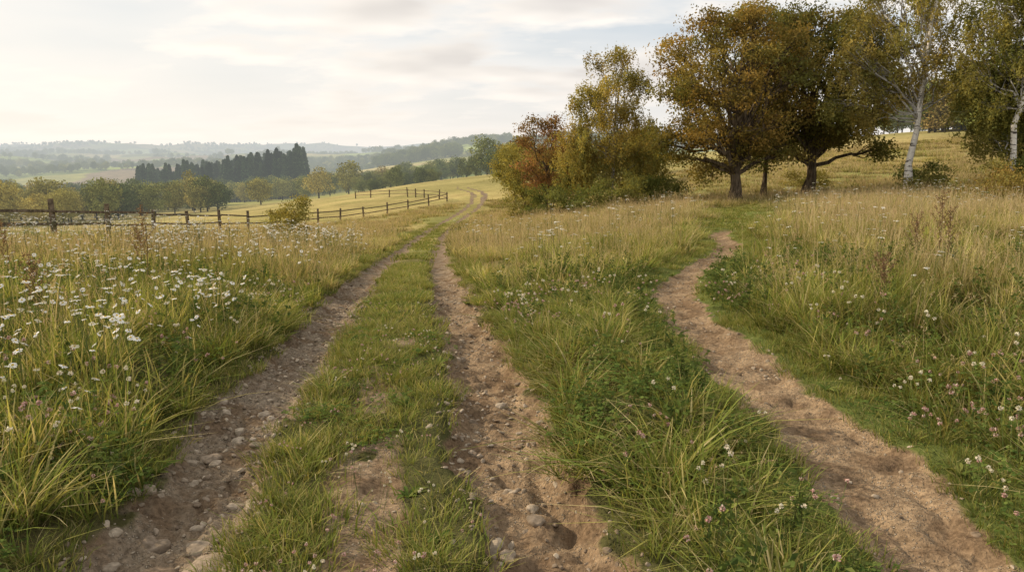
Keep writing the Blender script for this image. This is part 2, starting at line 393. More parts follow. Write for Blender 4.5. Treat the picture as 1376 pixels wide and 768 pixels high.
def disc_leaf(mb,c,r,nrm,col):
    nrm=nrm/np.linalg.norm(nrm);a=np.cross(nrm,[.3,.9,.1]);a/=np.linalg.norm(a);b=np.cross(nrm,a)
    th=np.arange(6)*math.pi/3+R()*6
    P=c+r*(np.cos(th)[:,None]*a+np.sin(th)[:,None]*b)
    mb.add(P,[[0,1,2,3],[0,3,4,5]],col)
def v_clover(k,hh=.09):
    mb=MB()
    for _ in range(64):
        a=R()*6.283;rr=.2*math.sqrt(R());h=.02+hh*R()*(1-rr*2.5)
        x,y=rr*math.cos(a),rr*math.sin(a)
        col=np.array([(.07,.11,.028),(.095,.14,.033),(.135,.18,.045)][rng.integers(3)])*(.8+.4*R())
        r=.007+.007*R();o=R()*6
        for q in range(3):
            an=o+q*2.094;c=np.array([x*1.1+math.cos(an)*r*.95,y*1.1+math.sin(an)*r*.95,h+.002])
            disc_leaf(mb,c,r*.8,np.array([math.cos(an)*.3*rng.normal(),math.sin(an)*.3,1.]),col)
    return mb.obj('g',[M_herb],link=False)
def v_rosette(k):
    mb=MB();n=9+k%4
    for q in range(n):
        a=q*2.4+R()*.3;L=.06+.08*R();w=L*.28;t=np.linspace(0,1,6)
        prof=np.array([.15,.6,1,1,.7,.08]);lift=.5+.5*R()
        x=L*t;z=L*(lift*t-.55*lift*t**2)*1.0+.004
        col=np.array([(.10,.145,.035),(.14,.19,.045),(.19,.21,.06)][rng.integers(3)])
        ca,sa=math.cos(a),math.sin(a);P=[]
        for s_ in(-1,0,1):
            P.append(np.c_[x*ca-s_*w*prof*.5*sa,x*sa+s_*w*prof*.5*ca,z+abs(s_)*w*.18*prof])
        V=np.stack(P,1);i=np.arange(5)[:,None]*3;j=np.arange(2)[None]
        mb.add(V,np.stack([i+j,i+j+1,i+j+4,i+j+3],-1),col)
    return mb.obj('g',[M_herb],link=False)
def v_weed(k):
    mb=MB()
    for q in range(6):
        a=R()*6.283;h=.14+.22*R();x0=rng.normal()*.05;y0=rng.normal()*.05
        P=np.array([(x0+math.cos(a)*.15*h*t,y0+math.sin(a)*.15*h*t,h*t) for t in np.linspace(0,1,5)])
        tube(mb,P,np.linspace(.003,.001,5),(.12,.13,.05),3)
        n=22;u=R(n);c=np.stack([np.interp(u,np.linspace(0,1,5),P[:,d]) for d in range(3)],1)+rng.normal(size=(n,3))*.02
        quads(mb,c,.038,pickc([(.07,.105,.03),(.105,.145,.038),(.15,.18,.055)],n),asp=.45,flat=.4)
    return mb.obj('g',[M_herb],link=False)
def v_daisy(k):
    mb=MB()
    for q in range(2+k%3):
        a=R()*6.283;h=.38+.28*R();rr=.12*R()
        P=np.array([(math.cos(a)*(rr+.12*h*t*t),math.sin(a)*(rr+.12*h*t*t),h*t) for t in np.linspace(0,1,4)])
        tube(mb,P,[.0018]*4,(.12,.15,.05),3)
        nrm=np.array([rng.normal()*.4-.1,rng.normal()*.4-.1,1.]);nrm/=np.linalg.norm(nrm)
        A=np.cross(nrm,[0,1,.1]);A/=np.linalg.norm(A);B=np.cross(nrm,A);c=P[-1];r=.015+.013*R();npet=12
        for p in range(npet):
            th=p*6.283/npet;d=np.cos(th)*A+np.sin(th)*B;w=np.cross(nrm,d);dr=r*(.0-.35*R())
            V=[c+d*r*.25-w*r*.08,c+d*r*.25+w*r*.08,c+d*r+w*r*.2+nrm*dr,c+d*r-w*r*.2+nrm*dr]
            mb.add(V,[[0,1,2,3]],(.84,.83,.79))
        disc_leaf(mb,c+nrm*.003,r*.33,nrm,(.55,.38,.04))
    return mb.obj('g',[M_flower],link=False)
def v_umbel(k):
    mb=MB()
    for q in range(2):
        a=R()*6.283;h=.40+.28*R();rr=.06*R()
        P=np.array([(math.cos(a)*(rr+.1*h*t*t),math.sin(a)*(rr+.1*h*t*t),h*t) for t in np.linspace(0,1,4)])
        tube(mb,P,[.002]*4,(.13,.15,.06),3);top=P[-1]
        for g in range(22):
            rd=.032*math.sqrt(R());th=R()*6.283
            e=top+np.array([rd*math.cos(th),rd*math.sin(th),.03-rd*.2])
            if g%4==0: tube(mb,[top,e],[.0008,.0008],(.14,.17,.06),3)
            disc_leaf(mb,e,.0055,np.array([rng.normal()*.3,rng.normal()*.3,1.]),(.80,.79,.73))
    return mb.obj('g',[M_flower],link=False)
def v_pink(k):
    mb=MB()
    for q in range(3):
        a=R()*6.283;h=.12+.22*R();rr=.10*R()
        P=np.array([(math.cos(a)*(rr+.1*h*t),math.sin(a)*(rr+.1*h*t),h*t) for t in np.linspace(0,1,4)])
        tube(mb,P,[.0015]*4,(.11,.15,.05),3)
        d=rng.normal(size=(26,3));d/=np.linalg.norm(d,axis=1)[:,None];d[:,2]*=.9
        cc=pickc([(.52,.29,.29),(.62,.43,.39),(.66,.55,.47),(.38,.21,.16)] if k%3 else [(.72,.68,.54),(.66,.57,.45)],26)
        quads(mb,P[-1]+d*.010,.0125,cc,asp=.5)
    return mb.obj('g',[M_flower],link=False)
def v_stone(k):
    n=6;mb=MB();u=np.linspace(-1,1,n)
    Vs=[];Qs=[];b=0
    for ax in range(3):
        for sg in(-1,1):
            A,B=np.meshgrid(u,u,indexing='ij');P=np.zeros((n,n,3));P[...,ax]=sg;P[...,(ax+1)%3]=A;P[...,(ax+2)%3]=B*sg
            P=P.reshape(-1,3);i=np.arange(n-1)[:,None]*n;j=np.arange(n-1)[None]
            Vs.append(P);Qs.append((np.stack([i+j,i+n+j,i+n+j+1,i+j+1],-1).reshape(-1,4))+b);b+=n*n
    V=np.concatenate(Vs);V=V/(np.linalg.norm(V,axis=1)[:,None]**.75)
    sd=k*13.
    nn=np.sin(V[:,0]*3+sd)*np.cos(V[:,1]*2.6+sd*2)+np.sin(V[:,2]*3.3+sd)*.7+.4*np.sin(V[:,0]*7+V[:,1]*6+sd)
    V=V*(1+.15*nn)[:,None]*np.array([1,.6+.3*_h(k,1.,1),.38+.2*_h(k,2.,1)])
    mb.add(V,np.concatenate(Qs),(1,1,1));return mb.obj('s',[M_stone],smooth=True,link=False)
def sample(n,y0,y1,amax=.84):
    y=np.sqrt(y0**2+(y1**2-y0**2)*R(n));x=(R(n)*2-1)*(amax*y+.6)
    return x,y
def area(y0,y1,amax=.84): return amax*(y1*y1-y0*y0)
def fence_side(x,y):
    fx=np.interp(y,[21,24.5,28.5,34,39.5,45,51,57,62.5,68,74,80,86,92,97,102,107],[-16.8,-17.15,-17.7,-18.6,-19.2,-19.7,-20.1,-20.3,-20.3,-19.9,-19.4,-18.6,-17.2,-15.4,-13.6,-11.4,-9.4])
    return x>fx+.4
for nm,(y0,y1,den,rad,nt,nb,w,sg) in {'a':(1.5,9,4.6,.36,20,28,.008,4),'b':(9,20,2.5,.5,22,20,.0115,3),'c':(20,42,.88,.85,36,12,.02,2),'d':(42,100,.20,1.5,46,10,.04,2)}.items():
    x,y=sample(int(area(y0,y1)*den),y0,y1);s,eL,eR,eP=layout(x,y)
    e=np.minimum(eL,eR);inside=np.abs(s)<.86
    pz=np.where(y<18,.25+.4*fbm(x*.8,y*.8,71,2)*sstep(3,7,y),.3+.4*sstep(18,25,y))
    dd=np.minimum(e,np.where(y<44,eP-pz,9))
    ok=(~inside)&(dd>rad*(.62 if y0<9 else .85))&(fence_side(x,y)|(y<21))
    hs=.62+.38*sstep(.2,.9,dd);hs=hs*(.60+.62*fbm(x*.8,y*.8,75,3))
    hs=np.where(s<-1.2,hs*1.12,hs);mid=(s>0)&(x<2.2+.0*y)&(y<9);hs=np.where(mid,hs*.66,hs)
    hs=np.where((x>2.8)&(y<20),hs*1.12,hs);hs=np.where((x<-3)&(y>15)&(y<42),hs*.8,hs)
    dry=fbm(x*.3,y*.3,80,3)+.22*sstep(5,20,y)-.05+.11*(x>2.6)-.1*(1-sstep(.2,.9,eP))
    gd_=dry>.52+.2*(R(len(x))-.5)
    a=ok&~gd_;b=ok&gd_
    tr=.09 if y0<20 else .16
    rl=y0<20
    NV=9;tn=np.clip((fbm(x*.9,y*.9,83,3)-.5)*2.2+.5+.35*(R(len(x))-.5),0,.999);ti=(tn*NV).astype(int)
    for m_,dr in ((a,0.),(b,1.)):
        sc=(hs*(.85+.3*R(len(x))))[m_]
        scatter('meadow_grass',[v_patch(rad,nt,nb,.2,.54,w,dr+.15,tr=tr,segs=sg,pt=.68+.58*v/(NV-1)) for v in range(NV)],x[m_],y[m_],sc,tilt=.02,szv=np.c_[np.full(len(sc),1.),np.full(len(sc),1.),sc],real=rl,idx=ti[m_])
    pr=np.clip((dry-.25)*1.8,.10,.95)*np.where(mid,.55,1)
    q=ok&(R(len(x))<pr)
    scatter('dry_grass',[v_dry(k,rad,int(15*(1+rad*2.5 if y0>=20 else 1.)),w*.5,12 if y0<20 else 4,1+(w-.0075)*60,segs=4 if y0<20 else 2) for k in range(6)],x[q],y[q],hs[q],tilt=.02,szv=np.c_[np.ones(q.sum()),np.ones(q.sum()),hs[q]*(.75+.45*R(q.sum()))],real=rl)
for (y0,y1,den,sb) in ((1.5,9,44,1.15),(9,22,13,1.3)):
    x,y=sample(int(area(y0,y1,.8)*den),y0,y1,.8);s,eL,eR,eP=layout(x,y);e=np.minimum(eL,eR);inside=np.abs(s)<.86
    pz=.25+.4*fbm(x*.8,y*.8,71,2)*sstep(3,7,y);dd=np.minimum(e,eP-pz)
    k=(~inside)&(dd>0.03+.08*(y0>8))&(dd<.42)
    scatter('edge_grass',[v_tuft(i) for i in range(10)],x[k],y[k],(sb*(.40+.85*R(len(x))**1.3)*(.65+.7*sstep(0,.4,dd)))[k],real=True)
for (y0,y1,den,sb,rad,w,mg) in ((1.5,8,60,1.,.16,.006,.06),(8,20,24,1.1,.19,.0095,.13),(20,70,5.0,1.2,.34,.019,.26)):
    x,y=sample(int(area(y0,y1,.72)*den),y0,y1,.72);s,eL,eR,eP=layout(x,y);e=np.minimum(eL,eR);inside=np.abs(s)<.86
    bare=bare_f(x,y,s)
    A=inside&(e>mg)&(R(len(x))>bare)
    B=(~inside)&(eP<.95)&(eP>mg)&(e>.0)
    C=(~inside)&(e>mg*.6)&(e<.25+.5*(y0>=20))
    D=(y>22)&(eP<1.3)
    k=A|B|C|D
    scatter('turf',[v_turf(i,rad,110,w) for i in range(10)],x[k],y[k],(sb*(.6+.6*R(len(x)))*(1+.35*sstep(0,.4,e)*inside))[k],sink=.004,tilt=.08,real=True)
    if y0<20:
        k=(A&(R(len(x))<.30+.3*(s<-.1))&(bare<.4))|(B&(R(len(x))<.15))
        scatter('grass_tufts',[v_tuft(i) for i in range(8)],x[k],y[k],(sb*(.3+.55*R(len(x))**1.5))[k],real=True)
x,y=sample(int(area(1.5,12)*18),1.5,12);s,eL,eR,eP=layout(x,y);e=np.minimum(eL,eR);inside=np.abs(s)<.86
k=(e>.05)&(eP>.12)&(fbm(x*1.3,y*1.3,90,2)>.53)&((~inside)|(R(len(x))<.25))
k1=k&(np.minimum(e,eP)<.6);scatter('clover_patch',[v_clover(i) for i in range(5)],x[k1],y[k1],(.7+.5*R(len(x)))[k1],real=True)
k4=(~inside)&(e>.15)&(eP>.3)&(np.minimum(e,eP)<1.3)&(y<6.5)&(R(len(x))<.42)&(fbm(x*.9,y*.9,190,2)>.42)
scatter('clover_patch',[v_clover(i,.34) for i in range(5)],x[k4],y[k4],(.8+.5*R(len(x)))[k4],real=True)
k2=(e>-.02)&(eP>.0)&(R(len(x))<.12)&(np.minimum(e,eP)<.35);scatter('broadleaf_weeds',[v_rosette(i) for i in range(5)],x[k2],y[k2],(.6+.5*R(len(x)))[k2],real=True)
k3=(e>.12)&(eP>.2)&(~inside)&(R(len(x))<.12+.4*(fbm(x*.8,y*.8,195,2)>.5));scatter('leafy_weeds',[v_weed(i) for i in range(7)],x[k3],y[k3],(.6+.8*R(len(x)))[k3],real=True)
# flowers
x,y=sample(16000,2.2,30);s,eL,eR,eP=layout(x,y);e=np.minimum(eL,eR);outside=np.abs(s)>1.3
cl=sstep(.47,.68,fbm(x*.55,y*.55,95,3))
k=(s<-1.4)&(e>.3)&(R(len(x))<.02+.20*cl+.55*((y<7.8)&(x<-2.5)&(y>3)))
scatter('daisy_flowers',[v_daisy(i) for i in range(7)],x[k],y[k],(.8+.4*R(len(x)))[k]*(1+.4*sstep(8,25,y[k])),tilt=.12,real=True)
k=outside&(e>.4)&(eP>.7)&(R(len(x))<.015+.10*cl);scatter('yarrow_flowers',[v_umbel(i) for i in range(6)],x[k],y[k],(.7+.5*R(len(x)))[k]*(1+.4*sstep(8,20,y[k])),real=True)
x,y=sample(6500,2.0,9.5);s,eL,eR,eP=layout(x,y);e=np.minimum(eL,eR);cl=sstep(.46,.64,fbm(x*.9,y*.9,99,3))
k=(e>.08)&(eP>.1)&(np.minimum(e,eP)<1.4)&(R(len(x))<.04+.25*cl+.12*((s<-1.3)&(y<4.5)));scatter('clover_flowers',[v_pink(i) for i in range(6)],x[k],y[k],(.7+.45*R(len(x)))[k]*np.where(np.abs(s[k])<.8,.6,1.1),real=True)
# stones
stv=[v_stone(i) for i in range(9)]
x,y=sample(80000,1.5,15,.62);s,eL,eR,eP=layout(x,y);e=np.minimum(eL,eR)
cl=sstep(.38,.62,fbm(x*1.5,y*1.5,120,3))
k=((e<.08)&(R(len(x))<.26+.6*cl+.25*(s<0)))|((eP<.08)&(R(len(x))<.07+.14*cl))|((np.abs(s)<.5)&(R(len(x))<.05))
sz=.004+.021*R(len(x))**3.
scatter('gravel',stv,x[k],y[k],sz[k],tilt=.4,sink=-.001)
n=5200;x,y=sample(n,2.2,11,.62);s,eL,eR,eP=layout(x,y);k=((eL<.08)|((eR<.05)&(R(n)<.38)))&(R(n)<.5)
scatter('path_stones',[v_stone(i+20) for i in range(7)],x[k],y[k],(.013+.038*R(n)**2.3)[k],tilt=.3,sink=.004)
bs=np.array([(-1.58,3.02,.10),(-1.33,3.02,.13),(-1.47,3.22,.06),(-1.2,2.9,.055),(-1.7,3.3,.06),(-.02,3.1,.05),(.12,3.5,.045),(-1.5,3.75,.05),(-1.85,4.3,.06),(-1.6,3.5,.045),(.02,2.95,.06)])
scatter('rocks',[v_stone(i+40) for i in range(5)],bs[:,0],bs[:,1],bs[:,2],tilt=.1,sink=.004)
# ------------------------------------------------------------------ trees
def crv(p0,p1,n,wob,sag=0):
    t=np.linspace(0,1,n)[:,None];P=p0*(1-t)+p1*t
    P[1:-1]+=rng.normal(size=(n-2,3))*wob
    P[:,2]+=sag*4*(t[:,0]*(1-t[:,0]));return P
def tree(name,x,y,H,trunk_r,lobes,pal,ncl,nlf,spread,lsz,bark,kind='oak',lean=(0,0),fork=.35,trunk_top=.75,barkcol=(.13,.10,.07)):
    mb=MB();T=8
    z0=float(ground_h(np.array([x]),np.array([y]))[0])-.15
    t=np.linspace(0,1,T)
    tr=np.c_[lean[0]*t**1.3,lean[1]*t,H*trunk_top*t];tr[1:]+=rng.normal(size=(T-1,3))*[.009*H,.009*H,0]
    rr=trunk_r*(1-.85*t);rr[0]*=1.5
    tc=np.array(barkcol);tw=tc if kind=='oak' else tc*.35
    tube(mb,tr,rr,tc,9,0)
    for (cx,cy,cz,rx,ry,rz) in lobes:
        c=np.array([cx,cy,cz]);u=np.clip(cz/H*.62,fork,.97)*(.9+.15*R())
        u=min(u,.98);st=np.array([np.interp(u,t,tr[:,d]) for d in range(3)])
        if st[2]>cz-.1: st=np.array([np.interp(.6*cz/(H*trunk_top),t,tr[:,d]) for d in range(3)])
        lb=crv(st,c,7,.045*np.linalg.norm(c-st),.02*H*(kind=='oak'))
        r0=trunk_r*(.42 if kind=='oak' else .24)*(.7+.5*R());tube(mb,lb,np.linspace(r0,r0*.35,7),tc if kind=='oak' else tc*.6,6,0)
        tone=.78+.44*R();base=np.array(pal[rng.integers(len(pal))])
        nc=max(3,int(ncl*(rx*ry*rz)**.5))
        d=rng.normal(size=(nc,3));d/=np.linalg.norm(d,axis=1)[:,None];rad=R(nc)**.45
        cc=c+d*rad[:,None]*np.array([rx,ry,rz])
        for q in cc:
            if q[2]<.3: continue
            i=rng.integers(3,7);b=crv(lb[i],q,4,.06);tube(mb,b,[r0*.3,r0*.2,r0*.14,r0*.06],tw,3,0)
            n=max(4,int(nlf*(.6+.8*R())));tone2=tone*(.75+.5*R());mixp=np.array(pal[rng.integers(len(pal))])
            bc=(base*.45+mixp*.55)*tone2
            if kind=='oak':
                p=q+rng.normal(size=(n,3))*spread*[1.15,1.15,.6]
                quads(mb,p,lsz,bc*(.75+.5*R((n,1))),1,asp=.6)
            else:
                ns=5
                for _ in range(ns):
                    L=(.4+1.0*R())*spread*2.4;m=n//ns+2;u=R(m)
                    o=rng.normal(size=3)*[.35,.35,.15]*spread*1.8;dr=rng.normal(size=2)*.22
                    p=q+o+np.c_[u*dr[0]*L,u*dr[1]*L,-u*L]+rng.normal(size=(m,3))*.07
                    quads(mb,p,lsz,bc*(.75+.5*R((m,1))),1,asp=.6,down=.6)
    o=mb.obj(name,[bark,M_leaf],smooth=False);o.location=(x,y,z0);return o
def lobes_ell(cx,cy,cz,rx,ry,rz,n,lr,jit=.25):
    out=[];g=math.pi*(3-5**.5)
    for i in range(n):
        zz=1-2*(i+.5)/n;r=math.sqrt(1-zz*zz);a=g*i+R()
        f=.55+.35*R();l=lr*(1-jit+2*jit*R())
        out.append((cx+rx*f*r*math.cos(a),cy+ry*f*r*math.sin(a),cz+rz*f*zz,l,l,l*.75))
    return out
OAK=[(.27,.195,.06),(.24,.19,.058),(.19,.18,.055),(.31,.215,.065),(.155,.16,.05)]
OAKD=[(.13,.145,.045),(.175,.16,.05),(.20,.16,.05),(.11,.125,.04)]
BIR=[(.34,.29,.09),(.27,.255,.08),(.39,.31,.10),(.21,.22,.07)]
RUST=[(.26,.145,.075),(.235,.145,.07),(.245,.185,.065)]
GRN=[(.12,.15,.05),(.15,.175,.055),(.18,.195,.065)]
OLV=[(.24,.23,.075),(.28,.25,.08),(.20,.205,.065)]
tree('oak_tree',12.6,42,11.8,.33,lobes_ell(-.4,0,6.4,4.9,4.0,5.3,28,1.3)+[(-4.3,0,3.6,1.2,1.2,.8),(2.6,0,3.0,1.1,1.1,.7),(-2.8,.5,2.7,.9,.9,.5),(-3.6,0,6.2,1.4,1.2,1.1),(.2,0,10.4,1.3,1.2,1.0)],OAK,14,80,.30,.15,M_bark,fork=.22,trunk_top=.72)
tree('oak_tree',18.2,46,12.2,.33,lobes_ell(.1,0,6.9,5.3,4.0,5.4,30,1.4)+[(4.3,0,2.9,1.1,1.1,.7),(-.5,0,10.6,1.3,1.2,.9),(3.9,0,5.0,1.3,1.2,1.0)],OAKD,15,80,.30,.16,M_bark,fork=.22,trunk_top=.72)
tree('oak_tree',16.0,47.5,10.5,.17,lobes_ell(0,0,6.0,2.8,2.4,4.2,13,1.3),OAKD+OAK[2:3],13,70,.30,.16,M_bark,fork=.4)
tree('birch_tree',21.3,40,13.5,.20,lobes_ell(-.3,1.1,8.6,3.4,2.4,5.0,24,1.1)+[(-3.6,0,6.0,1.3,1.2,1.3),(-3.0,.4,4.4,1.2,1.2,1.0),(-2.2,0,7.0,1.2,1,1.2),(-4.2,0,5.0,1.0,1,.9),(-3.4,0,7.6,1,1,1),(-2.0,0,5.2,1,1,1),(2.3,0,6.0,1,1,1.2)],BIR,14,75,.34,.125,M_birch,'birch',lean=(.8,0),barkcol=(.76,.72,.66),trunk_top=.93)
BG=[(.18,.195,.055),(.24,.235,.065),(.29,.26,.08)]
tree('birch_tree',23.9,36,13,.16,lobes_ell(.5,1.5,7.2,2.9,2.2,5.6,26,1.15),BG,16,80,.34,.125,M_birch,'birch',lean=(.9,0),barkcol=(.72,.68,.62),trunk_top=.93)
tree('birch_tree',26.6,37,12.5,.13,lobes_ell(.3,.5,6.4,3.1,2.2,5.8,26,1.35),[(.14,.155,.05),(.18,.18,.055)],15,75,.34,.13,M_birch,'birch',lean=(.5,0),barkcol=(.5,.46,.4),trunk_top=.93)
tree('birch_tree',6.4,48,11.1,.14,lobes_ell(0,0,5.9,2.8,2.1,4.7,26,.95)+[(-1.6,0,7.4,.9,.9,.9),(1.9,0,3.2,1,1,1),(.2,0,9.8,.8,.8,.9),(1.2,0,8.6,.9,.9,.8)],BIR,18,66,.32,.12,M_birch,'birch',lean=(.4,0),barkcol=(.45,.42,.37),trunk_top=.88)
tree('birch_tree',4.4,49,7.2,.10,lobes_ell(0,0,3.8,1.4,1.3,3.1,12,.9),BIR[1:],20,65,.28,.12,M_birch,'birch',barkcol=(.25,.22,.18),trunk_top=.85)
tree('birch_tree',9.0,51,7.0,.10,lobes_ell(0,0,3.6,1.7,1.3,3.0,12,.95),OLV,18,65,.28,.12,M_birch,'birch',barkcol=(.25,.22,.18),trunk_top=.85)
tree('rowan_tree',2.5,53,7.6,.13,lobes_ell(0,0,4.5,2.2,1.8,3.0,15,.95),RUST,15,70,.26,.14,M_bark,fork=.3)
tree('rowan_tree',1.0,60,6.4,.12,lobes_ell(0,0,3.4,1.8,1.5,2.5,11,.9),OLV,15,70,.26,.15,M_bark,fork=.3)
tree('ash_tree',.3,85,8.6,.15,lobes_ell(0,0,4.7,2.8,2.4,3.6,13,1.2),OLV,12,60,.32,.2,M_bark,fork=.3)
def bush(name,x,y,rx,h,pal,n=7,lsz=.12):
    return tree(name,x,y,h,.05,lobes_ell(0,0,h*.48,rx,rx*.8,h*.5,n,min(.75,h*.36)),pal,17,70,.22,lsz,M_bark,fork=.1,trunk_top=.6)
for (x,y,rx,h,pal) in [(2.4,46,1.5,2.4,GRN),(4.6,45.5,1.6,2.0,GRN),(6.9,45,1.8,2.2,GRN+OLV[:1]),(9.2,46,1.5,1.9,GRN),(8.3,50,1.8,2.8,OLV),(.9,50,1.2,1.9,OLV),
    (21.5,39,1.3,1.3,OLV),(23.5,34.5,1.6,1.9,OLV+GRN),(25.0,35,1.8,2.6,GRN),(22.6,41,1.6,1.9,GRN),(26.5,38,2,3.0,GRN),(19.5,49,1.8,1.6,OLV)]:
    bush('hawthorn_bush',x,y,rx,h,pal)
for (x,y,rx,h) in [(18.6,29.5,1.3,1.1),(20.2,30.5,1.5,1.4),(21.9,31.5,1.5,1.6),(20.9,28.3,1.2,1.1)]: bush('bracken_clump',x,y,rx,h,RUST[1:]+OLV+OAK[:1],8,.09)
bush('hawthorn_bush',-14.6,49,1.1,2.6,OLV,6)
# ------------------------------------------------------------------ distant trees
def v_far(k,kind):
    mb=MB();tube(mb,[(0,0,-.5),(0,0,3)],[.22,.15],(.06,.05,.035),5)
    if kind=='dec':
        w=3.0+R()*1.4;L=lobes_ell(0,0,4.6,w,w,3.9,16,1.7)
        base=np.array([(.17,.19,.06),(.38,.335,.10),(.13,.155,.052),(.43,.36,.11),(.21,.22,.07),(.30,.225,.085),(.15,.17,.055),(.27,.26,.08)][k%8])
        for l in L:
            n=130;d=rng.normal(size=(n,3));d/=np.linalg.norm(d,axis=1)[:,None];p=np.array(l[:3])+d*np.array(l[3:])*(R((n,1))**.35)
            quads(mb,p,.46,base*(.75+.5*R())*(.8+.4*R((n,1))),asp=.7)
    else:
        n=1300;u=R(n)**.8;H=9.5+3*R();r=(1-u)**.8*(2.5+.8*R())*(.65+.35*np.sin(u*34)**2)+.1
        a=R(n)*6.283;rr=r*R(n)**.4;p=np.c_[rr*np.cos(a),rr*np.sin(a),.3+u*H-rr*.25]
        quads(mb,p,.75,np.array([.075,.105,.045])*(.6+.6*R())*(.7+.6*R((n,1))),asp=.6)
    return mb.obj('t',[M_far],link=False)
decs=[v_far(k,'dec') for k in range(8)];cons=[v_far(k,'con') for k in range(8)]
PX=[];PY=[];PS=[];PI=[]
def put(a,d,s,i=None):
    PX.append(a*d);PY.append(d);PS.append(s);PI.append(rng.integers(8) if i is None else i)
def px(x): return (x-688)/994
for _ in range(95):
    xx=-120+R()*270;put(px(xx),165+R()*110,.72+.5*R(),[1,3,7,1,3,4][rng.integers(6)])
for _ in range(48): put(px(140+R()*165),200+R()*100,.75+.55*R(),[0,2,4,7,1,3][rng.integers(6)])
for _ in range(26): put(px(290+R()*180),300+R()*90,.8+.5*R(),[0,2,4,7,1,3][rng.integers(6)])
for xx,dd,ss,ii in [(352,235,1.2,1),(430,260,1.35,3),(412,275,1.0,4),(470,270,1.35,1),(498,280,1.0,4),(516,300,1.2,5),(445,300,1.1,0),(280,205,1.1,4),(262,212,1.15,3),(190,210,1.25,0),(236,205,1.0,1),(160,190,1.1,2),(210,195,1.0,4)]: put(px(xx),dd,ss,ii)
for _ in range(34): put(px(480+R()*105),225+R()*60,.42+.4*R(),[0,2,4,6][rng.integers(4)])
for xx,dd,ss,ii in [(655,215,1.25,0),(640,225,1.0,6),(668,205,.95,2),(628,240,.9,4),(683,150,.75,1),(700,120,.7,4),(690,190,.9,0)]: put(px(xx),dd,ss,ii)
for _ in range(80): put(px(1150+R()*600),150+R()*50,.6+.4*R(),[0,2,5,6,4][rng.integers(5)])
for _ in range(45): put(px(1235+R()*110),120+R()*30,.7+.35*R(),[0,2,5,6][rng.integers(4)])
for _ in range(60): put(px(1290+R()*260),78+R()*35,.6+.6*R(),[0,2,6,6][rng.integers(4)])
for _ in range(14): put(px(720+R()*150),80+R()*30,.5+.25*R(),[0,2,4,6,7][rng.integers(5)])
n=30000
fx=(R(n)*2-1.0)*.84;fd=330*np.exp(R(n)**.75*math.log(4500/330));wx=fx*fd
wood=fbm(wx/260,fd/380,201,3)
hed=np.abs(vn(wx/120+.2*np.sin(fd/150),fd/140,207)-.5)
keep=(wood>.63-.15*sstep(600,1300,fd))|((hed<.035)&(R(n)<.9))
keep&=~((fx>-.27)&(fx<-.02)&(fd>340)&(fd<800)&(R(n)<.9))
keep&=~((fx>.1)&(fd<700))
for a,d,w in zip(fx[keep],fd[keep],wood[keep]): put(a,d,(.75+.5*R())*(1+.4*(d>1200)),[0,2,4,6,7,0,2,6][rng.integers(8)])
n=3500
fx=-.18+R(n)*.5;fd=850+R(n)*500
for a,d in zip(fx,fd):
    if fbm(np.array([a*d/150]),np.array([d/200]),77,2)[0]>.45: put(a,d,1.1+.6*R(),[0,2,4,6][rng.integers(4)])
PX=np.array(PX);PY=np.array(PY);PS=np.array(PS);PI=np.array(PI);nT=len(PS)
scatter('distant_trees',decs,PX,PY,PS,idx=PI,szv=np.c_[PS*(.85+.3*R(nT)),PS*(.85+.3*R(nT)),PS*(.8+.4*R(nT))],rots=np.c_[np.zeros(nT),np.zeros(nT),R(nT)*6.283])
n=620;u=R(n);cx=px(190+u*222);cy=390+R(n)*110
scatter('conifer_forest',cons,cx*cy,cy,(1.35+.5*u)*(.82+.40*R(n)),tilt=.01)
# ------------------------------------------------------------------ fence
mb=MB()
F=[(-.80,21),(-.70,24.5),(-.62,28.5),(-.546,34),(-.486,39.5),(-.437,45),(-.395,51),(-.357,57),(-.325,62.5),(-.293,68),(-.262,74),(-.232,80),(-.20,86),(-.168,92),(-.14,97),(-.112,102),(-.0875,107),(-.098,113),(-.118,118),(-.14,124),(-.165,129),(-.19,134),(-.21,139)]
F=np.array([(a*d,d) for a,d in F])
FP=[F[0]]
for i in range(len(F)-1):
    L=np.linalg.norm(F[i+1]-F[i]);k=max(1,round(L/4.4))
    for q in range(1,k+1): FP.append(F[i]+(F[i+1]-F[i])*q/k)
FP=np.array(FP);FZ=ground_h(FP[:,0],FP[:,1])
def beam(mb,p0,p1,w,h,taper=1.):
    p0=np.array(p0);p1=np.array(p1);d=p1-p0;d/=np.linalg.norm(d)
    up=np.array([0,0,1.]) if abs(d[2])<.8 else np.array([0,1.,0]);a=np.cross(d,up);a/=np.linalg.norm(a);b=np.cross(a,d)
    ch=.25;sec=[(1,1-ch),(1-ch,1),(-1+ch,1),(-1,1-ch),(-1,-1+ch),(-1+ch,-1),(1-ch,-1),(1,-1+ch)]
    V=[]
    for P,s_ in((p0,1),(p1,taper)):
        for u,v in sec: V.append(P+a*u*w*.5*s_+b*v*h*.5*s_)
    Q=[[i,(i+1)%8,8+(i+1)%8,8+i] for i in range(8)]+[[0,1,2,3],[0,3,4,7],[4,5,6,7],[8,11,10,9],[8,15,12,11],[12,15,14,13]]
    mb.add(V,Q,(1,1,1))
for (x,y),z in zip(FP,FZ):
    l=rng.normal(size=2)*.06;hh=1.40+.10*rng.normal()
    beam(mb,(x,y,z-.3),(x+l[0],y+l[1],z+hh),.19,.19,.85)
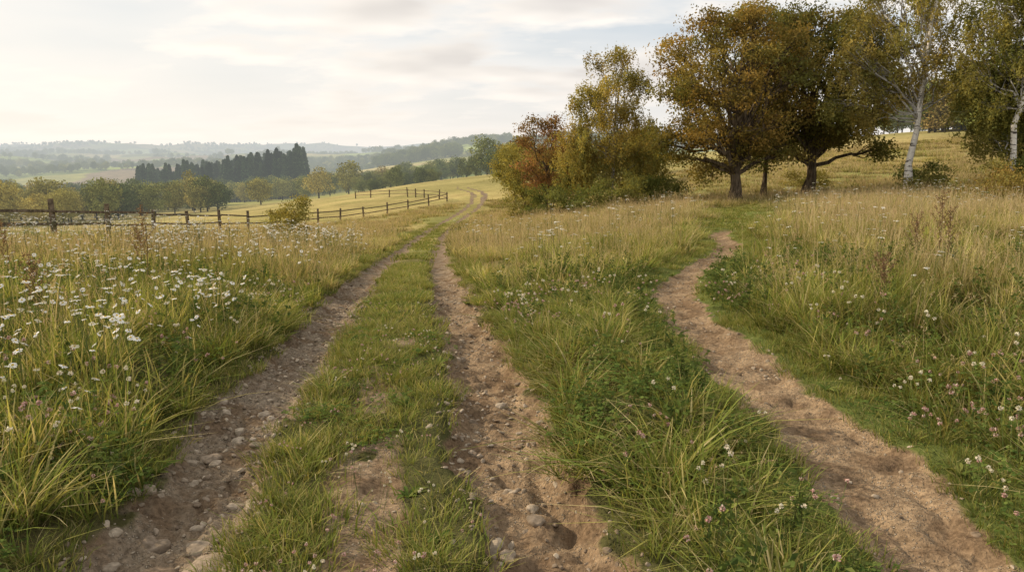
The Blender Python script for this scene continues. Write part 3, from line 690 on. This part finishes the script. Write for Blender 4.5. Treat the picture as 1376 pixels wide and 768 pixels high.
for i in range(len(FP)-1):
    for hgt in (.58,1.12):
        a=hgt+rng.normal()*.045;b=hgt+rng.normal()*.045
        dd=(FP[i+1]-FP[i]);dd/=np.linalg.norm(dd);nn=np.array([dd[1],-dd[0]])*.12
        beam(mb,(FP[i,0]+nn[0],FP[i,1]+nn[1],FZ[i]+a),(FP[i+1,0]+nn[0],FP[i+1,1]+nn[1],FZ[i+1]+b),.05,.10)
mb.obj('wooden_fence',[M_wood])
def dock(x,y,h):
    mb=MB();z=float(ground_h(np.array([x]),np.array([y]))[0])
    P=np.array([(.04*math.sin(t*3),.03*t,h*t) for t in np.linspace(0,1,8)]);br=(.17,.115,.07)
    tube(mb,P,np.linspace(.007,.002,8),br,5)
    for q in range(11):
        u=.35+.6*q/11;b=np.array([0,0,h*u]);a=q*2.4;L=.10+.22*(1-u)
        e=b+np.array([math.cos(a)*L*.7,math.sin(a)*L*.7,L]);bb=crv(b,e,5,.008);tube(mb,bb,np.linspace(.003,.001,5),br,3)
        n=40;k=R(n);c=b*(1-k[:,None])+e*k[:,None]+rng.normal(size=(n,3))*.011
        quads(mb,c,.02,pickc([(.22,.145,.085),(.16,.105,.065),(.29,.20,.12)],n),asp=.7)
    n=60;c=np.c_[rng.normal(size=(n,2))*.014,h*(.6+.42*R(n))];quads(mb,c,.02,pickc([(.22,.145,.085),(.16,.105,.065)],n),asp=.7)
    o=mb.obj('dock_plant',[M_dry]);o.location=(x,y,z)
for x,y,h in [(-5.6,11.2,1.25),(-5.9,11.6,.9),(5.9,10.2,1.15),(6.15,10.4,.9),(5.75,10.5,.8),(-7.6,11,1.),(-4.6,7,.75),(3.8,7.5,.6)]: dock(x,y,h)
# ------------------------------------------------------------------ light, world, camera
SE=28;SAZ=-68
sd=np.array([math.sin(radians(SAZ))*math.cos(radians(SE)),math.cos(radians(SAZ))*math.cos(radians(SE)),math.sin(radians(SE))])
l=bpy.data.lights.new('sun','SUN');l.energy=5.;l.angle=radians(1.);l.color=(1,.83,.60)
lo=bpy.data.objects.new('sun',l);scene.collection.objects.link(lo);lo.rotation_euler=Vector(-sd).to_track_quat('-Z','Y').to_euler();lo.location=(-30,20,40)
w=bpy.data.worlds.new('World');scene.world=w;w.use_nodes=True;nt=w.node_tree;N,K=nt.nodes,nt.links;N.clear()
sky=N.new('ShaderNodeTexSky');sky.sky_type='NISHITA';sky.sun_disc=False;sky.sun_elevation=radians(SE);sky.sun_rotation=radians(SAZ%360);sky.air_density=1.;sky.dust_density=1.5
tc=N.new('ShaderNodeTexCoord');sep=N.new('ShaderNodeSeparateXYZ');K.new(tc.outputs['Generated'],sep.inputs[0])
def M(op,a,b=None,cl=False):
    n=N.new('ShaderNodeMath');n.operation=op;n.use_clamp=cl
    for i,v in enumerate((a,b)):
        if v is None: continue
        if isinstance(v,(int,float)): n.inputs[i].default_value=v
        else: K.new(v,n.inputs[i])
    return n.outputs[0]
zc=M('ADD',M('MAXIMUM',sep.outputs[2],0.),.20)
cb=N.new('ShaderNodeCombineXYZ');K.new(M('DIVIDE',sep.outputs[0],zc),cb.inputs[0]);K.new(M('DIVIDE',sep.outputs[1],zc),cb.inputs[1])
mp=N.new('ShaderNodeMapping');K.new(cb.outputs[0],mp.inputs[0]);mp.inputs['Location'].default_value=(3.1,1.9,0);mp.inputs['Scale'].default_value=(1.15,1.7,1)
mp2=N.new('ShaderNodeMapping');K.new(mp.outputs[0],mp2.inputs[0]);mp2.inputs['Location'].default_value=(-.09,.15,0)
c1=noise(nt,1.0,5,mp.outputs[0],.56);c2=noise(nt,1.0,3,mp2.outputs[0],.5)
mask=mrange(nt,c1,.46,.56);dens=mrange(nt,c2,.47,.66)
veil=mrange(nt,c2,.3,.58,.25,.9)
hz=mrange(nt,sep.outputs[2],.0,.16,1,0)
dt=N.new('ShaderNodeVectorMath');dt.operation='DOT_PRODUCT';K.new(tc.outputs['Generated'],dt.inputs[0]);dt.inputs[1].default_value=tuple(sd)
glow=mrange(nt,dt.outputs['Value'],.30,.95)
blue=mixc(nt,.7,sky.outputs[0],(6.0,7.0,7.9))
c=mixc(nt,veil,blue,(8.9,8.9,8.8))
cl=mixc(nt,dens,(10.6,10.0,9.3),(7.0,6.7,6.5))
c=mixc(nt,mask,c,cl)
c=mixc(nt,M('MULTIPLY',hz,.9),c,(9.9,9.2,8.4))
c=mixc(nt,M('MULTIPLY',glow,.55),c,(12.5,11.3,9.6))
bg=N.new('ShaderNodeBackground');bg.inputs[1].default_value=.1;K.new(c,bg.inputs[0]);out=N.new('ShaderNodeOutputWorld');K.new(bg.outputs[0],out.inputs[0])
cam=bpy.data.cameras.new('camera');cam.lens=26;cam.sensor_width=36;cam.clip_end=12000
co=bpy.data.objects.new('camera',cam);scene.collection.objects.link(co);co.location=(0,0,1.7);co.rotation_euler=(radians(90-9.65),0,0)
scene.camera=co
scene.view_settings.view_transform='Standard';scene.view_settings.look='None';scene.view_settings.exposure=0
